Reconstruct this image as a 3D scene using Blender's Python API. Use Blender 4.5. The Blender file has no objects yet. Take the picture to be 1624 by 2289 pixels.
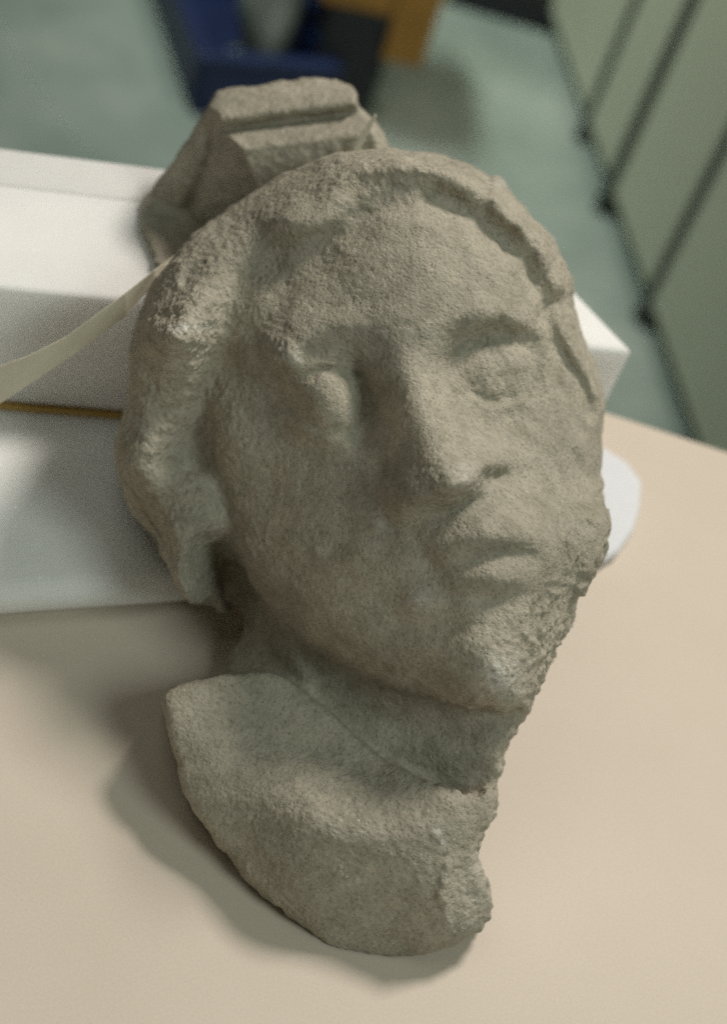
import bpy, math, random
import numpy as np
from mathutils import Matrix, Vector

random.seed(4)
SC = bpy.context.scene
COL = SC.collection

# ------------------------------------------------------------------ survey of the place
# A survey unit is one pixel of a 1624 px wide print at the distance of the face; S turns it into metres.
F = 3383.0
DIST = 0.60                      # metres from the lens to the face
S = DIST / F
TABLE_H = 0.86
_th = math.radians(45.7)
_l = math.hypot(1222, 3242)
N = np.array([1222 / _l * math.sin(_th), 3242 / _l * math.sin(_th), math.cos(_th)])   # world up, seen from the camera
Yw = np.array([0, 0, -1.0]) + N[2] * N
Yw /= np.linalg.norm(Yw)
Xw = np.cross(Yw, N)
R = np.array([Xw, Yw, N])


def P(u, v, z):
    k = (F - z) / F
    return np.array([(u - 812) * k, (1144 - v) * k, z])


C0 = N @ P(850, 2140, -100)      # the table plane
T = np.array([0, 0, TABLE_H - C0 * S])


def world(p):
    return np.asarray(p) @ R.T * S + T


def at(u, v, h):
    """world point of a sight line at height h (metres) above the table"""
    d = np.array([u - 812, 1144 - v, -F])
    o = np.array([0, 0, F])
    t = (C0 + h / S - N @ o) / (N @ d)
    return world(o + t * d)


# ------------------------------------------------------------------ camera, light, exposure
cam = bpy.data.cameras.new('camera')
cam.lens = F * 36 / 2288
cam.sensor_width = 36
cam.sensor_fit = 'AUTO'
cam.clip_start = 0.01
cam.clip_end = 60
cam.dof.use_dof = True
cam.dof.focus_distance = DIST - 30 * S
cam.dof.aperture_fstop = 5.2
camo = bpy.data.objects.new('camera', cam)
COL.objects.link(camo)
M = Matrix([[R[i][j] for j in range(3)] + [0] for i in range(3)] + [[0, 0, 0, 1]])
cl = world([0, 0, F])
M.translation = Vector(cl)
camo.matrix_world = M
SC.camera = camo

w = bpy.data.worlds.new('World')
SC.world = w
w.use_nodes = True
bg = w.node_tree.nodes['Background']
bg.inputs['Color'].default_value = (0.60, 0.62, 0.50, 1)
bg.inputs['Strength'].default_value = 0.088

FACE = world(P(900, 1000, 0))


def lamp(name, d, dist, size, power, color):
    la = bpy.data.lights.new(name, 'AREA')
    la.shape = 'DISK'
    la.size = size
    la.energy = power
    la.color = color
    o = bpy.data.objects.new(name, la)
    COL.objects.link(o)
    dv = np.asarray(d, float)
    dv = R @ (dv / np.linalg.norm(dv))
    o.location = Vector(FACE + dv * dist)
    o.rotation_euler = Vector(dv).to_track_quat('Z', 'Y').to_euler()
    return o


lamp('ceiling_lamp', (.55, .79, .235), 1.9, 0.42, 31, (1.0, 0.92, 0.84))
lamp('room_lamp', (.63, .05, .77), 2.2, 0.85, 15.5, (0.88, 1.0, 0.92))
lamp('side_fill', (-.28, -.60, .74), 2.3, 0.9, 2.4, (1.0, 0.90, 0.74))  # added fill, not a known fixture; brightens the foam fronts
lamp('overhead_fill', (-.10, .72, .69), 1.9, 1.1, 3.3, (0.97, 1.0, 0.90))  # added soft fill from above, lifts the foam slab and the table shadow

bl = bpy.data.lights.new('back_fill', 'AREA')  # added fill for the dark background, no fixture known there
bl.shape, bl.size, bl.size_y, bl.energy, bl.color = 'RECTANGLE', 1.2, .3, 14, (0.92, 1.0, 0.90)
blo = bpy.data.objects.new('back_fill', bl)
COL.objects.link(blo)
blo.location = (-1.3, 1.9, 2.75)
bl.spread = math.radians(75)
blo.rotation_euler = (Vector(blo.location) - Vector((0.0, 2.6, 0.3))).to_track_quat('Z', 'Y').to_euler()

SC.view_settings.view_transform = 'Standard'
SC.view_settings.look = 'None'
SC.view_settings.gamma = 1
SC.view_settings.exposure = 0
SC.cycles.use_denoising = False


# ------------------------------------------------------------------ helpers
def tag(o, label=None, cat=None, group=None, kind=None):
    if label: o['label'] = label
    if cat: o['category'] = cat
    if group: o['group'] = group
    if kind: o['kind'] = kind
    return o


def empty(name, loc, rz=0.0):
    o = bpy.data.objects.new(name, None)
    COL.objects.link(o)
    o.location = Vector(loc)
    o.rotation_euler = (0, 0, rz)
    return o


def mesh_obj(name, verts, faces, mat, parent=None, smooth=False):
    """verts in the parent's space (world when there is no parent)"""
    me = bpy.data.meshes.new(name)
    me.from_pydata([tuple(map(float, p)) for p in verts], [], [tuple(f) for f in faces])
    me.update()
    if smooth:
        me.shade_smooth()
    o = bpy.data.objects.new(name, me)
    COL.objects.link(o)
    if mat: me.materials.append(mat)
    if parent: o.parent = parent
    return o


def bevel(o, wd, seg=2):
    m = o.modifiers.new('bevel', 'BEVEL')
    m.width = wd
    m.segments = seg
    m.limit_method = 'ANGLE'
    return o


def box_data(c, sx, sy, sz, rz=0.0, taper=1.0):
    vs = []
    ca, sa = math.cos(rz), math.sin(rz)
    for k, z in enumerate((0, sz)):
        t = 1 if k else taper
        for x, y in ((-1, -1), (1, -1), (1, 1), (-1, 1)):
            X, Y = x * sx / 2 * t, y * sy / 2 * t
            vs.append((c[0] + ca * X - sa * Y, c[1] + sa * X + ca * Y, c[2] + z))
    return vs, [(3, 2, 1, 0), (4, 5, 6, 7), (0, 1, 5, 4), (1, 2, 6, 5), (2, 3, 7, 6), (3, 0, 4, 7)]


def box(name, c, sx, sy, sz, mat, parent=None, rz=0.0, bev=0.0, taper=1.0):
    v, f = box_data(c, sx, sy, sz, rz, taper)
    o = mesh_obj(name, v, f, mat, parent)
    if bev: bevel(o, bev)
    return o


def prism(name, poly, z0, z1, mat, parent=None, bev=0.0, seg=3):
    n = len(poly)
    a = sum(poly[i][0] * poly[(i + 1) % n][1] - poly[(i + 1) % n][0] * poly[i][1] for i in range(n))
    if a < 0: poly = poly[::-1]
    v = [(x, y, z0) for x, y in poly] + [(x, y, z1) for x, y in poly]
    f = [tuple(range(n))[::-1], tuple(range(n, 2 * n))] + [(i, (i + 1) % n, n + (i + 1) % n, n + i) for i in range(n)]
    o = mesh_obj(name, v, f, mat, parent)
    if bev: bevel(o, bev, seg)
    return o


def tube_data(pts, rad, n=10):
    pts = [Vector(p) for p in pts]
    vs, fs = [], []
    for i, p in enumerate(pts):
        d = (pts[min(i + 1, len(pts) - 1)] - pts[max(i - 1, 0)]).normalized()
        a = d.orthogonal().normalized() if i == 0 else (a - d * a.dot(d)).normalized()
        b = d.cross(a)
        r = rad[i] if isinstance(rad, (list, tuple)) else rad
        for k in range(n):
            t = 2 * math.pi * k / n
            vs.append(p + a * (r * math.cos(t)) + b * (r * math.sin(t)))
    for i in range(len(pts) - 1):
        for k in range(n):
            fs.append((i * n + k, i * n + (k + 1) % n, (i + 1) * n + (k + 1) % n, (i + 1) * n + k))
    fs.append(tuple(range(n))[::-1])
    fs.append(tuple((len(pts) - 1) * n + k for k in range(n)))
    return vs, fs


def tube(name, pts, rad, mat, parent=None, n=10):
    v, f = tube_data(pts, rad, n)
    return mesh_obj(name, v, f, mat, parent, True)


# ------------------------------------------------------------------ materials
class Nodes:
    def __init__(self, name):
        self.m = bpy.data.materials.new(name)
        self.m.use_nodes = True
        self.t = self.m.node_tree
        self.b = self.t.nodes['Principled BSDF']

    def n(self, kind, **kw):
        nd = self.t.nodes.new(kind)
        for k, val in kw.items():
            if k in nd.inputs: nd.inputs[k].default_value = val
            else: setattr(nd, k, val)
        return nd

    def l(self, a, b):
        self.t.links.new(a, b)

    def noise(self, vec, scale, detail=4, rough=.6):
        nd = self.n('ShaderNodeTexNoise')
        nd.inputs['Scale'].default_value = scale
        nd.inputs['Detail'].default_value = detail
        nd.inputs['Roughness'].default_value = rough
        if vec is not None: self.l(vec, nd.inputs['Vector'])
        return nd.outputs['Fac']

    def ramp(self, fac, stops):
        nd = self.n('ShaderNodeValToRGB')
        e = nd.color_ramp.elements
        while len(e) < len(stops): e.new(0.5)
        for q, (p, c) in zip(e, stops):
            q.position = p
            q.color = (*c, 1) if len(c) == 3 else c
        self.l(fac, nd.inputs['Fac'])
        return nd.outputs['Color']

    def math(self, op, a, b=0.0):
        nd = self.n('ShaderNodeMath', operation=op)
        for i, x in enumerate((a, b)):
            if isinstance(x, (int, float)): nd.inputs[i].default_value = x
            else: self.l(x, nd.inputs[i])
        return nd.outputs[0]

    def mix(self, fac, a, b, mode='MIX'):
        nd = self.n('ShaderNodeMix', data_type='RGBA', blend_type=mode)
        for s, x in ((0, fac), (6, a), (7, b)):
            if isinstance(x, (int, float)): nd.inputs[s].default_value = x
            elif isinstance(x, tuple): nd.inputs[s].default_value = (*x, 1)
            else: self.l(x, nd.inputs[s])
        return nd.outputs[2]

    def bump(self, h, strength, dist, prev=None):
        nd = self.n('ShaderNodeBump')
        nd.inputs['Strength'].default_value = strength
        nd.inputs['Distance'].default_value = dist
        self.l(h, nd.inputs['Height'])
        if prev is not None: self.l(prev, nd.inputs['Normal'])
        return nd.outputs['Normal']

    def obj(self):
        return self.n('ShaderNodeTexCoord').outputs['Object']


def plain(name, col, rough=.6, spec=.3, var=.12, scale=30, metal=0.0):
    k = Nodes(name)
    c = k.ramp(k.noise(k.obj(), scale), [(.3, tuple(x * (1 - var) for x in col)), (.7, tuple(min(1, x * (1 + var)) for x in col))])
    k.l(c, k.b.inputs['Base Color'])
    k.b.inputs['Roughness'].default_value = rough
    k.b.inputs['Specular IOR Level'].default_value = spec
    k.b.inputs['Metallic'].default_value = metal
    return k.m


def stone_material():
    k = Nodes('weathered_sandstone')
    o = k.obj()
    big = k.noise(o, 22, 5, .6)
    mid = k.noise(o, 120, 4, .65)
    fine = k.noise(o, 620, 3, .7)
    c = k.ramp(big, [(.30, (.332, .311, .256)), (.50, (.405, .375, .308)), (.72, (.462, .424, .347))])
    c2 = k.ramp(mid, [(.30, (.78, .78, .74)), (.55, (1, 1, 1)), (.75, (1.12, 1.1, 1.06))])
    c = k.mix(1.0, c, c2, 'MULTIPLY')
    c3 = k.ramp(fine, [(.33, (.76, .75, .73)), (.46, (.97, .97, .96)), (.66, (1.08, 1.07, 1.05))])
    c = k.mix(1.0, c, c3, 'MULTIPLY')
    # pale dusty bruises on the surface, from the mesh attribute
    at_ = k.n('ShaderNodeAttribute', attribute_name='bruise')
    f = k.math('MULTIPLY', at_.outputs['Fac'], k.ramp(k.noise(o, 420, 4, .7), [(.38, (0, 0, 0)), (.60, (1, 1, 1))]))
    c = k.mix(f, c, (.68, .66, .60))
    vp = k.n('ShaderNodeTexVoronoi', feature='F1')
    vp.inputs['Scale'].default_value = 420
    k.l(o, vp.inputs['Vector'])
    pore = k.ramp(vp.outputs['Distance'], [(.13, (1, 1, 1)), (.26, (0, 0, 0))])
    pore = k.math('MULTIPLY', pore, k.ramp(k.noise(o, 90, 3), [(.48, (0, 0, 0)), (.62, (1, 1, 1))]))
    c = k.mix(k.math('MULTIPLY', pore, .6), c, (.13, .11, .08))
    fleck = k.ramp(k.noise(o, 700, 2, .5), [(.70, (0, 0, 0)), (.76, (1, 1, 1))])
    c = k.mix(fleck, c, (.62, .59, .52))
    k.l(c, k.b.inputs['Base Color'])
    k.b.inputs['Roughness'].default_value = .95
    k.b.inputs['Specular IOR Level'].default_value = .12
    v = k.n('ShaderNodeTexVoronoi', feature='F1')
    v.inputs['Scale'].default_value = 560
    k.l(o, v.inputs['Vector'])
    pit = k.ramp(v.outputs['Distance'], [(.10, (0, 0, 0)), (.42, (1, 1, 1))])
    n0 = k.bump(k.noise(o, 620, 4, .75), .75, .0010)
    n1 = k.bump(k.noise(o, 250, 4, .6), .35, .0012, n0)
    n2 = k.bump(k.noise(o, 900, 3, .7), .6, .0004, n1)
    n3 = k.bump(pit, .45, .0005, n2)
    k.l(n3, k.b.inputs['Normal'])
    return k.m


def table_material():
    k = Nodes('beige_laminate')
    o = k.obj()
    c = k.ramp(k.noise(o, 6, 4), [(.35, (.585, .508, .426)), (.65, (.62, .542, .459))])
    c2 = k.ramp(k.noise(o, 900, 2), [(.35, (.96, .96, .95)), (.65, (1.03, 1.03, 1.03))])
    k.l(k.mix(1.0, c, c2, 'MULTIPLY'), k.b.inputs['Base Color'])
    k.b.inputs['Roughness'].default_value = .55
    k.b.inputs['Specular IOR Level'].default_value = .25
    k.l(k.bump(k.noise(o, 700, 2), .08, .0003), k.b.inputs['Normal'])
    return k.m


def foam_material(name, col):
    k = Nodes(name)
    o = k.obj()
    mp = k.n('ShaderNodeMapping')
    mp.inputs['Scale'].default_value = (1, 1, 9)
    k.l(o, mp.inputs['Vector'])
    c = k.ramp(k.noise(mp.outputs[0], 25, 4), [(.3, tuple(x * .95 for x in col)), (.7, col)])
    v = k.n('ShaderNodeTexVoronoi')
    v.inputs['Scale'].default_value = 70
    k.l(o, v.inputs['Vector'])
    dots = k.ramp(v.outputs['Distance'], [(.05, (1.15, 1.15, 1.15)), (.09, (1, 1, 1))])
    k.l(k.mix(1.0, c, dots, 'MULTIPLY'), k.b.inputs['Base Color'])
    k.b.inputs['Roughness'].default_value = .9
    k.b.inputs['Specular IOR Level'].default_value = .06
    k.b.inputs['Subsurface Weight'].default_value = 0.4
    k.b.inputs['Subsurface Radius'].default_value = (1.0, 1.0, 0.95)
    k.b.inputs['Subsurface Scale'].default_value = 0.035
    k.l(k.bump(k.noise(o, 260, 3), .2, .0008), k.b.inputs['Normal'])
    return k.m


M_STONE = stone_material()
M_TABLE = table_material()
M_FOAM = foam_material('white_foam', (.82, .82, .80))
M_FOAM2 = foam_material('grey_white_foam', (.70, .70, .68))
M_SHEET = plain('white_sheet', (.69, .70, .73), .7, .2, .02, 40)
M_GLUE = plain('amber_tape', (.50, .33, .10), .5, .3, .1, 60)
M_TAG = plain('cream_tape', (.66, .62, .50), .55, .3, .06, 80)
M_DARK = plain('dark_metal', (.09, .105, .095), .5, .4, .1)
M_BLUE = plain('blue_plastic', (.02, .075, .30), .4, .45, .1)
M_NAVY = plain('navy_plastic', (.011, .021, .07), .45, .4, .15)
M_BLACK = plain('black_plastic', (.018, .02, .024), .55, .35, .15)
M_GREY = plain('grey_wrap', (.20, .23, .21), .5, .4, .25, 14)
M_CARD = plain('brown_card', (.30, .165, .045), .8, .1, .15, 12)
M_YEL = plain('ochre_board', (.28, .20, .055), .7, .2, .1, 10)
M_CREAM = plain('pale_strip', (.55, .55, .40), .7, .2, .1, 10)


def floor_material():
    k = Nodes('green_painted_floor')
    o = k.obj()
    c = k.ramp(k.noise(o, 3.5, 5, .6), [(.34, (.19, .235, .21)), (.52, (.25, .298, .268)), (.68, (.315, .36, .325))])  # strong mottling puts uneven floor reflections into the colour
    k.l(c, k.b.inputs['Base Color'])
    k.l(k.ramp(k.noise(o, 5, 3), [(.3, (.28, .28, .28)), (.7, (.42, .42, .42))]), k.b.inputs['Roughness'])
    k.b.inputs['Specular IOR Level'].default_value = .5
    return k.m


def wall_material():
    k = Nodes('sage_wall')
    o = k.obj()
    c = k.ramp(k.noise(o, 1.6, 4), [(.3, (.37, .40, .31)), (.7, (.42, .45, .355))])
    k.l(c, k.b.inputs['Base Color'])
    k.b.inputs['Roughness'].default_value = .6
    k.b.inputs['Specular IOR Level'].default_value = .3
    return k.m


M_FLOOR = floor_material()
M_WALL = wall_material()
M_SKIRT = plain('dark_skirting', (.06, .075, .05), .6)


# ------------------------------------------------------------------ the room: floor and wall
HF = -TABLE_H


def fl(u, v, h=0.0):
    return at(u, v, HF + h)


floor = mesh_obj('floor', [(-9, -6, 0), (9, -6, 0), (9, 14, 0), (-9, 14, 0)], [(0, 1, 2, 3)], M_FLOOR)
tag(floor, kind='structure')
w1, w2 = fl(1290, 310), fl(1490, 915)
wd = (w1 - w2) / np.linalg.norm(w1 - w2)
wn = np.array([-wd[1], wd[0], 0])            # away from the room
if wn[0] < 0: wn = -wn
feet = [fl(1290, 312), fl(1343, 468), fl(1436, 716)]
fs_ = [float((f - w2) @ wd) for f in feet]
spans = [(fs_[0] + .012, fs_[0] + 1.1, 'sage green steel cabinet farthest away, its near edge at the thinnest dark post'),
         (fs_[1] + .012, fs_[0] - .012, 'sage green steel cabinet between the two farther dark posts'),
         (fs_[2] + .012, fs_[1] - .012, 'sage green steel cabinet between the short armed post and the nearest dark post'),
         (fs_[2] - 1.5, fs_[2] - .012, 'nearest sage green steel cabinet, cut off by the right edge of the photo')]
for a, b, lb in spans:
    rt = empty('steel_cabinet', w2 + wd * (a + b) / 2 + wn * .2, math.atan2(wd[1], wd[0]))
    tag(rt, lb, 'cabinet', 'green cabinets along the right side')
    box('plinth', (0, -.012, 0), b - a, .36, .045, M_SKIRT, rt)
    box('body', (0, 0, .0455), b - a, .40, 1.25, M_WALL, rt, 0, .006)

# ------------------------------------------------------------------ the table
t1, t2 = at(1355, 920, 0), at(1624, 1008, 0)
td = (t2 - t1) / np.linalg.norm(t2 - t1)
tn = np.array([-td[1], td[0], 0])
if tn[1] > 0: tn = -tn                        # towards the photographer
tl, tr = t1 - td * 0.95, t1 + td * 0.65
troot = empty('work_table', (tl + tr) / 2 * np.array([1, 1, 0]) + tn * .45)
tag(troot, 'beige laminate work table carrying the carved stone head and foam', 'table')
o3 = np.array(troot.location)
tp = [tl - o3, tr - o3, tr + tn * .9 - o3, tl + tn * .9 - o3]
prism('tabletop', [(p[0], p[1]) for p in tp], TABLE_H - .028, TABLE_H, M_TABLE, troot, .002)
for a in (tl + td * .06 + tn * .06, tr - td * .06 + tn * .06, tr - td * .06 + tn * .84, tl + td * .06 + tn * .84):
    q = a - o3
    box('leg', (q[0], q[1], 0), .045, .045, TABLE_H - .0285, M_DARK, troot, math.atan2(td[1], td[0]), .003)

# ------------------------------------------------------------------ foam blocks
H1, H2 = 0.020, 0.020 + 0.076


def flat(p): return (p[0], p[1])


# lower slab
b0, b1 = at(-400, 1424, 0), at(560, 1352, 0)
be = (b1 - b0) / np.linalg.norm(b1 - b0)
bn = np.array([-be[1], be[0], 0])
if bn[1] < 0: bn = -bn
low = prism('foam_slab', [flat(b0), flat(b1), flat(b1 + bn * .16), flat(b0 + bn * .20)], TABLE_H + .0008, TABLE_H + H1, M_FOAM, None, .011, 6)
tag(low, 'thin white foam slab lying on the table, lowest of the foam stack', 'foam slab')

# amber strip between slab and block
e0, e1 = at(-300, 610, H2), at(1415, 785, H2)
ee = (e1 - e0) / np.linalg.norm(e1 - e0)
en = np.array([-ee[1], ee[0], 0])
if en[1] < 0: en = -en
strip_p = [e0 - en * .002, e1 - ee * .05 - en * .002, e1 - ee * .05 + en * .05, e0 + en * .05]
amb = prism('amber_strip', [flat(p) for p in strip_p], TABLE_H + H1 + .0005, TABLE_H + H1 + .0025, M_GLUE)
tag(amb, 'thin amber brown strip showing between the two foam pieces at left', 'strip')
# upper block, its right end cut askew
r1 = at(1275, 640, H2)
rd = (r1 - e1) / np.linalg.norm(r1 - e1)
bk0, bk1 = at(0, 410, H2), at(261, 447, H2)
dep = float(np.dot(bk0 - e0, en))
pb = e1 + rd * (dep / np.dot(rd, en))
blk = prism('foam_block', [flat(e0), flat(e1), flat(pb), flat(e0 + en * dep)], TABLE_H + H1 + .003, TABLE_H + H2, M_FOAM, None, .003)
tag(blk, 'long white foam block propping up the stone head, its corner poking out at right', 'foam block')
bk2 = at(0, 322, H2)
dep2 = float(np.dot(bk2 - e0, en))
pl0 = e0 + en * (dep + .0015)
pl1 = e1 + rd * ((dep + .0015) / np.dot(rd, en)) - ee * .10
plank = prism('foam_plank', [flat(pl0), flat(pl1), flat(pl1 + en * (dep2 - dep)), flat(pl0 + en * (dep2 - dep))],
              TABLE_H + .001, TABLE_H + H2 - .002, M_FOAM2, None, .004)
tag(plank, 'greyer white foam plank along the back of the long foam block', 'foam plank')

# rounded white sheet on the table behind the cheek
sp = [(1230, 985), (1344, 991), (1404, 1030), (1436, 1072), (1433, 1125), (1418, 1180), (1384, 1228), (1345, 1252), (1230, 1240)]
sheet = prism('foam_pad', [flat(at(u, v, .009)) for u, v in sp], TABLE_H + .0008, TABLE_H + .009, M_SHEET, None, .0035)
tag(sheet, 'small round edged bright white pad on the table behind the stone cheek', 'pad')


# ------------------------------------------------------------------ the carved stone
def tps(pts):
    p = np.array(pts, float)
    x = p[:, :2] / 400.0
    d = np.linalg.norm(x[:, None] - x[None], axis=2)
    K = np.where(d > 0, d * d * np.log(d + 1e-12), 0) + np.eye(len(p)) * 4e-3
    A = np.block([[K, np.c_[np.ones(len(p)), x]], [np.c_[np.ones(len(p)), x].T, np.zeros((3, 3))]])
    c = np.linalg.solve(A, np.r_[p[:, 2], 0, 0, 0])
    return x, c


class Field:
    """a carved relief surface: depth z over the survey grid, sculpted by strokes"""
    STEP = 4.0

    def __init__(self, box, pts):
        self.u = np.arange(box[0], box[2] + 1, self.STEP)
        self.v = np.arange(box[1], box[3] + 1, self.STEP)
        self.U, self.V = np.meshgrid(self.u, self.v, indexing='ij')
        x, c = tps(pts)
        Z = np.zeros_like(self.U) + c[-3] + c[-2] * self.U / 400 + c[-1] * self.V / 400
        for i in range(len(x)):
            d2 = (self.U / 400 - x[i, 0]) ** 2 + (self.V / 400 - x[i, 1]) ** 2
            Z += c[i] * 0.5 * d2 * np.log(d2 + 1e-12)
        self.Z = Z

    def bump(self, u, v, ru, rv, amp, ang=0.0, p=2.0):
        ca, sa = math.cos(math.radians(ang)), math.sin(math.radians(ang))
        a = ((self.U - u) * ca + (self.V - v) * sa) / ru
        b = (-(self.U - u) * sa + (self.V - v) * ca) / rv
        self.Z += amp * np.exp(-(a * a + b * b) ** (p / 2))

    def dist(self, pts):
        best = np.full(self.U.shape, 1e9)
        ts = np.zeros(self.U.shape)
        side = np.zeros(self.U.shape)
        n = len(pts) - 1
        for i in range(n):
            a, b = np.array(pts[i][:2], float), np.array(pts[i + 1][:2], float)
            d = b - a
            t = np.clip(((self.U - a[0]) * d[0] + (self.V - a[1]) * d[1]) / (d @ d), 0, 1)
            dx, dy = self.U - a[0] - t * d[0], self.V - a[1] - t * d[1]
            q = np.hypot(dx, dy)
            m = q < best
            best = np.where(m, q, best)
            ts = np.where(m, i + t, ts)
            side = np.where(m, np.sign(d[0] * dy - d[1] * dx), side)
        return best, ts, side

    def ridge(self, pts, amp, wd, p=2.0):
        """pts (u, v[, amp factor[, width factor]])"""
        d, t, s = self.dist(pts)
        k = np.arange(len(pts))
        af = np.interp(t, k, [q[2] if len(q) > 2 else 1 for q in pts])
        wf = np.interp(t, k, [q[3] if len(q) > 3 else 1 for q in pts])
        self.Z += amp * af * np.exp(-(d / (wd * wf)) ** p)


def poly_sd(poly, U, V):
    """signed distance to a polygon, negative inside"""
    p = np.array(poly, float)
    n = len(p)
    d = np.full(U.shape, 1e18)
    ins = np.zeros(U.shape, bool)
    for i in range(n):
        a, b = p[i], p[(i + 1) % n]
        e = b - a
        wx, wy = U - a[0], V - a[1]
        t = np.clip((wx * e[0] + wy * e[1]) / (e @ e), 0, 1)
        d = np.minimum(d, (wx - e[0] * t) ** 2 + (wy - e[1] * t) ** 2)
        c = ((a[1] <= V) & (b[1] > V)) | ((b[1] <= V) & (a[1] > V))
        with np.errstate(divide='ignore', invalid='ignore'):
            xi = a[0] + (V - a[1]) / (b[1] - a[1]) * (b[0] - a[0])
        ins ^= c & (U < xi)
    d = np.sqrt(d)
    return np.where(ins, -d, d)


def smooth_poly(poly, it=2):
    p = [tuple(q) for q in poly]
    for _ in range(it):
        o = []
        for i in range(len(p)):
            a, b = p[i], p[(i + 1) % len(p)]
            o.append((a[0] * .75 + b[0] * .25, a[1] * .75 + b[1] * .25))
            o.append((a[0] * .25 + b[0] * .75, a[1] * .25 + b[1] * .75))
        p = o
    return p


def noise3(p, seed=0):
    """value noise, p (n,3) -> -1..1"""
    i = np.floor(p).astype(np.int64)
    f = (p - i).astype(np.float32)
    f = f * f * f * (f * (f * 6 - 15) + 10)

    def h(dx, dy, dz):
        a = (i[:, 0] + dx) * 73856093 ^ (i[:, 1] + dy) * 19349663 ^ (i[:, 2] + dz) * 83492791 ^ (seed * 2654435761)
        a = (a ^ (a >> 13)) * 1274126177 & 0x7fffffff
        a = (a ^ (a >> 16)) * 668265263 & 0x7fffffff
        return ((a >> 8) & 0xffff).astype(np.float32) / 32767.5 - 1
    x, y, z = f[:, 0], f[:, 1], f[:, 2]
    c00 = h(0, 0, 0) * (1 - x) + h(1, 0, 0) * x
    c10 = h(0, 1, 0) * (1 - x) + h(1, 1, 0) * x
    c01 = h(0, 0, 1) * (1 - x) + h(1, 0, 1) * x
    c11 = h(0, 1, 1) * (1 - x) + h(1, 1, 1) * x
    return (c00 * (1 - y) + c10 * y) * (1 - z) + (c01 * (1 - y) + c11 * y) * z


def surface_nets(Fv, org, step):
    """F < 0 is stone; returns grid-space verts (n,3) and quads"""
    nx, ny, nz = Fv.shape
    s = Fv < 0
    cell = np.zeros((nx - 1, ny - 1, nz - 1), np.uint8)
    for a in (0, 1):
        for b in (0, 1):
            for c in (0, 1):
                cell += s[a:nx - 1 + a, b:ny - 1 + b, c:nz - 1 + c]
    act = (cell > 0) & (cell < 8)
    ci = np.argwhere(act)
    idx = np.full(act.shape, -1, np.int32)
    idx[act] = np.arange(len(ci))
    acc = np.zeros((len(ci), 3), np.float32)
    cnt = np.zeros(len(ci), np.float32)
    for ax in range(3):
        for p in (0, 1):
            for q in (0, 1):
                o = [p, q]
                o.insert(ax, 0)
                a = ci + o
                b = a.copy()
                b[:, ax] += 1
                fa = Fv[a[:, 0], a[:, 1], a[:, 2]]
                fb = Fv[b[:, 0], b[:, 1], b[:, 2]]
                m = (fa < 0) != (fb < 0)
                t = np.where(m, fa / np.where(m, fa - fb, 1), 0)
                pt = np.tile(np.array(o, np.float32), (len(ci), 1))
                pt[:, ax] += t
                acc += pt * m[:, None]
                cnt += m
    vs = ci + acc / cnt[:, None]
    quads = []
    for ax in range(3):
        sl0, sl1 = [slice(1, -1)] * 3, [slice(1, -1)] * 3
        sl0[ax], sl1[ax] = slice(0, -1), slice(1, None)
        a, b = s[tuple(sl0)], s[tuple(sl1)]
        e = np.argwhere(a != b)
        flip = a[e[:, 0], e[:, 1], e[:, 2]]
        e = e + 1
        e[:, ax] -= 1
        o1, o2 = [k for k in range(3) if k != ax]
        if ax == 1: o1, o2 = o2, o1
        q = []
        for d1, d2 in ((1, 1), (0, 1), (0, 0), (1, 0)):
            c = e.copy()
            c[:, o1] -= d1
            c[:, o2] -= d2
            q.append(idx[c[:, 0], c[:, 1], c[:, 2]])
        q = np.stack(q, 1)
        q[~flip] = q[~flip][:, ::-1]
        quads.append(q)
    return vs * step + np.array(org), np.concatenate(quads)


def round_and(a, b, r):
    return np.minimum(-r, np.maximum(a, b)) + np.hypot(np.maximum(a + r, 0), np.maximum(b + r, 0))


def smin(a, b, k):
    h = np.maximum(k - np.abs(a - b), 0) / k
    return np.minimum(a, b) - h * h * k * .25


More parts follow.
